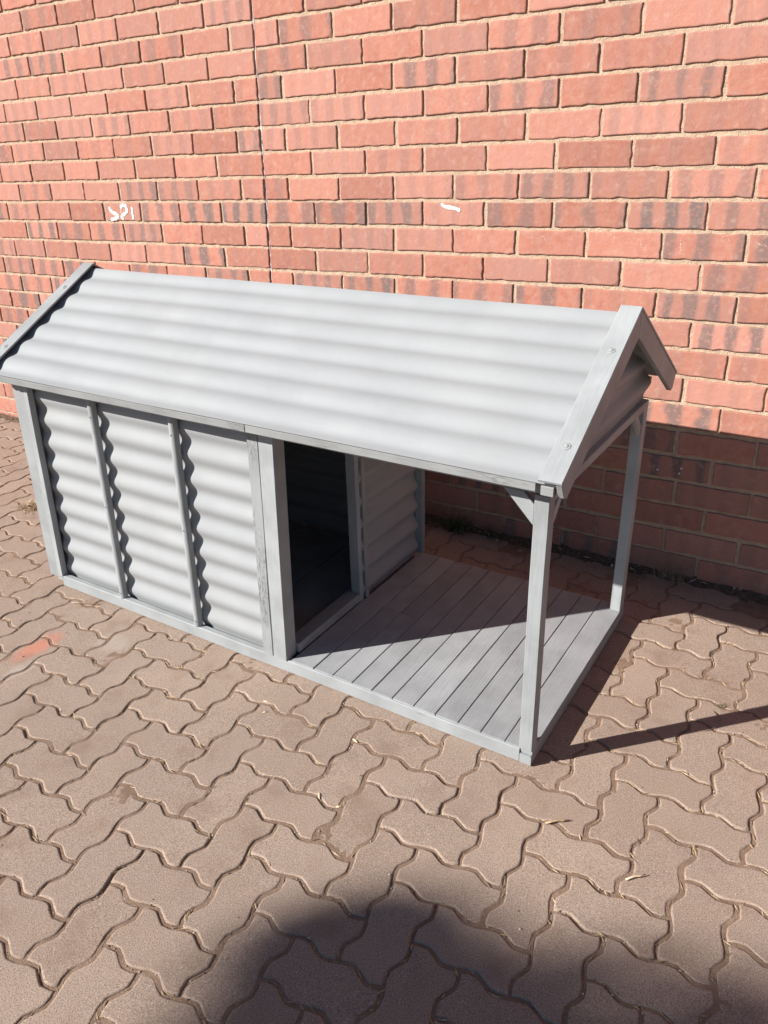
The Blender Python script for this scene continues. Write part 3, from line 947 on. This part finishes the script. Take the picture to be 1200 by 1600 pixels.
def chip(name, p, ang, ln, wd, th, mat, label, cat, group=None, pitch=0.0, bend=0.0):
    V, F = [], []
    sliver(V, F, (0, 0, 0), ang, ln, wd, th, pitch, bend)
    o = link(name, mesh(name, V, F), mat)
    o.location = p
    return tag(o, label, cat, group)
for x, y, a, ln in ((1.2075, -0.091, 1.1, 0.032), (1.0338, -0.1312, 0.2, 0.020), (1.3292, -0.1361, -0.3, 0.018), (1.3599, -0.3314, -0.9, 0.020), (1.4171, -0.3358, 0.6, 0.013), (1.06, -0.165, 0.8, 0.014)):
    chip('wood_splinter', (x, y, -0.001), a, ln, 0.007, 0.004, M_CHIP, 'longest pale wood splinter, in a joint close to the porch base board' if ln > 0.03 else 'small pale wood splinter lying in a joint of the paving', 'wood splinter', 'pale wood splinters on the paving')
def wire(name, pts, r, mat, label, cat, group=None):
    V, F = [], []
    Q = [Vector(p) for p in pts]
    n = len(Q)
    for i, p in enumerate(Q):
        d = (Q[min(n - 1, i + 1)] - Q[max(0, i - 1)]).normalized()
        a = d.cross(Vector((0, 0, 1))).normalized(); b = a.cross(d)
        rr = r * (1 - 0.5 * i / n)
        for k in range(5):
            q = 2 * PI * k / 5
            V.append(p - Q[0] + a * math.cos(q) * rr + b * math.sin(q) * rr)
    for i in range(n - 1):
        for k in range(5): F.append((i * 5 + k, i * 5 + (k + 1) % 5, i * 5 + 5 + (k + 1) % 5, i * 5 + 5 + k))
    F.append(tuple(reversed(range(5)))); F.append(tuple(range(n * 5 - 5, n * 5)))
    o = link(name, mesh(name, V, F, True), mat)
    o.location = Q[0]
    return tag(o, label, cat, group)
wire('twig', [(1.838, -0.146, 0.002), (1.855, -0.131, 0.0045), (1.868, -0.123, 0.004), (1.881, -0.112, 0.003)], 0.0026, M_TWIG, 'short brown twig on the paving in front of the porch post', 'twig')
wire('twig', [(2.031, -0.2014, 0.003), (2.043, -0.187, 0.0045), (2.052, -0.181, 0.004), (2.062, -0.170, 0.004)], 0.0020, M_CHIP, 'pale bent twig on a paver, clear of the kennel', 'twig')
wire('twig', [(0.146, -0.063, 0.003), (0.18, -0.046, 0.004), (0.21, -0.032, 0.003), (0.238, -0.021, 0.002)], 0.0012, M_TWIG, 'thin dark twig beside the base of the corrugated front wall', 'twig')
wire('grass_stalk', [(2.075, 0.425, 0.002), (2.098, 0.40, 0.006), (2.100, 0.375, 0.006), (2.085, 0.345, 0.004), (2.06, 0.325, 0.002)], 0.0011, M_DRY, 'thin curled dry grass stalk across the shadow of the porch post', 'grass stalk')

def blades(name, loc, n, hmin, hmax, spread, width, mat, label, cat, flat=0.0, seed=0):
    rq = random.Random(seed)
    V, F = [], []
    for _ in range(n):
        a = rq.uniform(0, 2 * PI); h = rq.uniform(hmin, hmax); lean = rq.uniform(0.2, 1.0) * spread
        bx, by = rq.gauss(0, spread * 0.35), rq.gauss(0, spread * 0.25)
        dx, dy = math.cos(a), math.sin(a)
        b0 = len(V)
        for k in range(4):
            t = k / 3
            z = h * (t - flat * t * t)
            w = width * (1 - t * 0.9) * rq.uniform(0.8, 1.1)
            r = lean * t * t
            V.append((bx + dx * r - dy * w, by + dy * r + dx * w, z)); V.append((bx + dx * r + dy * w, by + dy * r - dx * w, z + 0.0006))
            V.append((bx + dx * r, by + dy * r, z + w * 0.6))
        for k in range(3):
            q = b0 + k * 3
            for c, d in ((0, 2), (2, 1), (1, 0)): F.append((q + c, q + d, q + d + 3, q + c + 3))
    o = link(name, mesh(name, V, F), mat)
    o.location = loc
    return tag(o, label, cat)
blades('weed', (1.02, 1.035, 0.005), 70, 0.03, 0.095, 0.07, 0.0035, M_WEED, 'low green weed at the wall foot, seen through the porch', 'weed', 0.35, 1)
blades('weed', (1.16, 1.045, 0.006), 26, 0.015, 0.045, 0.05, 0.0025, M_WEED, 'smaller dull green weed at the wall foot behind the porch deck', 'weed', 0.35, 2)
blades('dry_weed', (1.815, 1.045, 0.006), 46, 0.04, 0.12, 0.07, 0.0010, M_DRY, 'wispy dry brown weed at the wall foot beside the rear porch post', 'weed', 0.25, 3)
blades('straw_clump', (-0.655, 0.365, -0.002), 90, 0.012, 0.035, 0.075, 0.0022, M_STRAW, 'clump of dry yellow straw on the paving by the closed end', 'straw', 0.6, 4)
blades('sprout', (2.0865, 0.4581, -0.004), 16, 0.006, 0.016, 0.014, 0.0016, M_WEED, 'tiny green sprout in a paving joint beside the porch', 'sprout', 0.4, 5)

# ------------------------------------------------------------------ the tree across the yard whose crown shades the near paving
lobes = [(0.70, -1.61, 12.8, 0.135, 900), (-1.3, -3.45, 13.4, 1.25, 5200), (-0.2, -2.85, 12.6, 0.70, 2600), (-2.6, -3.3, 13.2, 0.9, 2600), (0.68, -1.80, 13.1, 0.20, 1500), (0.72, -2.07, 13.0, 0.43, 3200)]
perp = Vector((-SUN_H.y, SUN_H.x, 0))
def up_sun(a, b, T):
    p = SUN_H * (a - T * math.cos(SUN_EL)) + perp * b
    p.z = T * math.sin(SUN_EL)
    return p
main = up_sun(*lobes[1][:3])
base = Vector((main.x, main.y, gz))
tree = empty('tree', base)
tag(tree, 'slim tree with a lobed dense crown standing across the yard from the wall', 'tree')
V, F = [], []
def limb(p, q, r0, r1, n=6):
    p, q = Vector(p), Vector(q)
    d = (q - p).normalized(); a = d.orthogonal().normalized(); b = d.cross(a)
    b0 = len(V)
    for k in range(n + 1):
        t = k / n
        c = p.lerp(q, t) + Vector((noise.noise((t * 3, p.x, 1)), noise.noise((t * 3, p.x, 5)), 0)) * 0.08 * t * (1 - t) * 4
        for s in range(8):
            ang = 2 * PI * s / 8
            V.append(c + (a * math.cos(ang) + b * math.sin(ang)) * (r0 + (r1 - r0) * t))
    for k in range(n):
        for s in range(8): F.append((b0 + k * 8 + s, b0 + k * 8 + (s + 1) % 8, b0 + k * 8 + 8 + (s + 1) % 8, b0 + k * 8 + 8 + s))
rt = random.Random(5)
ctr = [up_sun(*l[:3]) - base for l in lobes]
fork = Vector((0, 0, ctr[1].z - 1.9))
limb((0, 0, 0), fork, 0.17, 0.10)
for c_, l in zip(ctr, lobes):
    limb(fork, c_, 0.07, 0.03)
    for k in range(5):
        d = Vector((rt.gauss(0, 1), rt.gauss(0, 1), rt.gauss(0.3, .7))).normalized()
        limb(c_ - d * 0.1, c_ + d * l[3] * 0.75, 0.025, 0.006, 4)
link('trunk', mesh('trunk', V, F, True), M_BARK, tree)
V, F = [], []
for c_, l in zip(ctr, lobes):
    for _ in range(l[4]):
        while True:
            p = Vector((rt.uniform(-1, 1), rt.uniform(-1, 1), rt.uniform(-1, 1)))
            if 0.1 < p.length < 1: break
        p = c_ + p * l[3] * (1 + 0.10 * noise.noise(p.normalized() * 2.2))
        u = Vector((rt.gauss(0, 1), rt.gauss(0, 1), rt.gauss(0, .6))).normalized(); w = u.orthogonal().normalized()
        s = rt.uniform(0.045, 0.075) if l[3] > 0.5 else rt.uniform(0.025, 0.045)
        b0 = len(V)
        V += [p - u * s, p + w * s * 0.45, p + u * s, p - w * s * 0.45 + Vector((0, 0, 0.012))]
        F += [(b0, b0 + 1, b0 + 2), (b0, b0 + 2, b0 + 3)]
link('crown', mesh('crown', V, F), M_LEAF, tree)
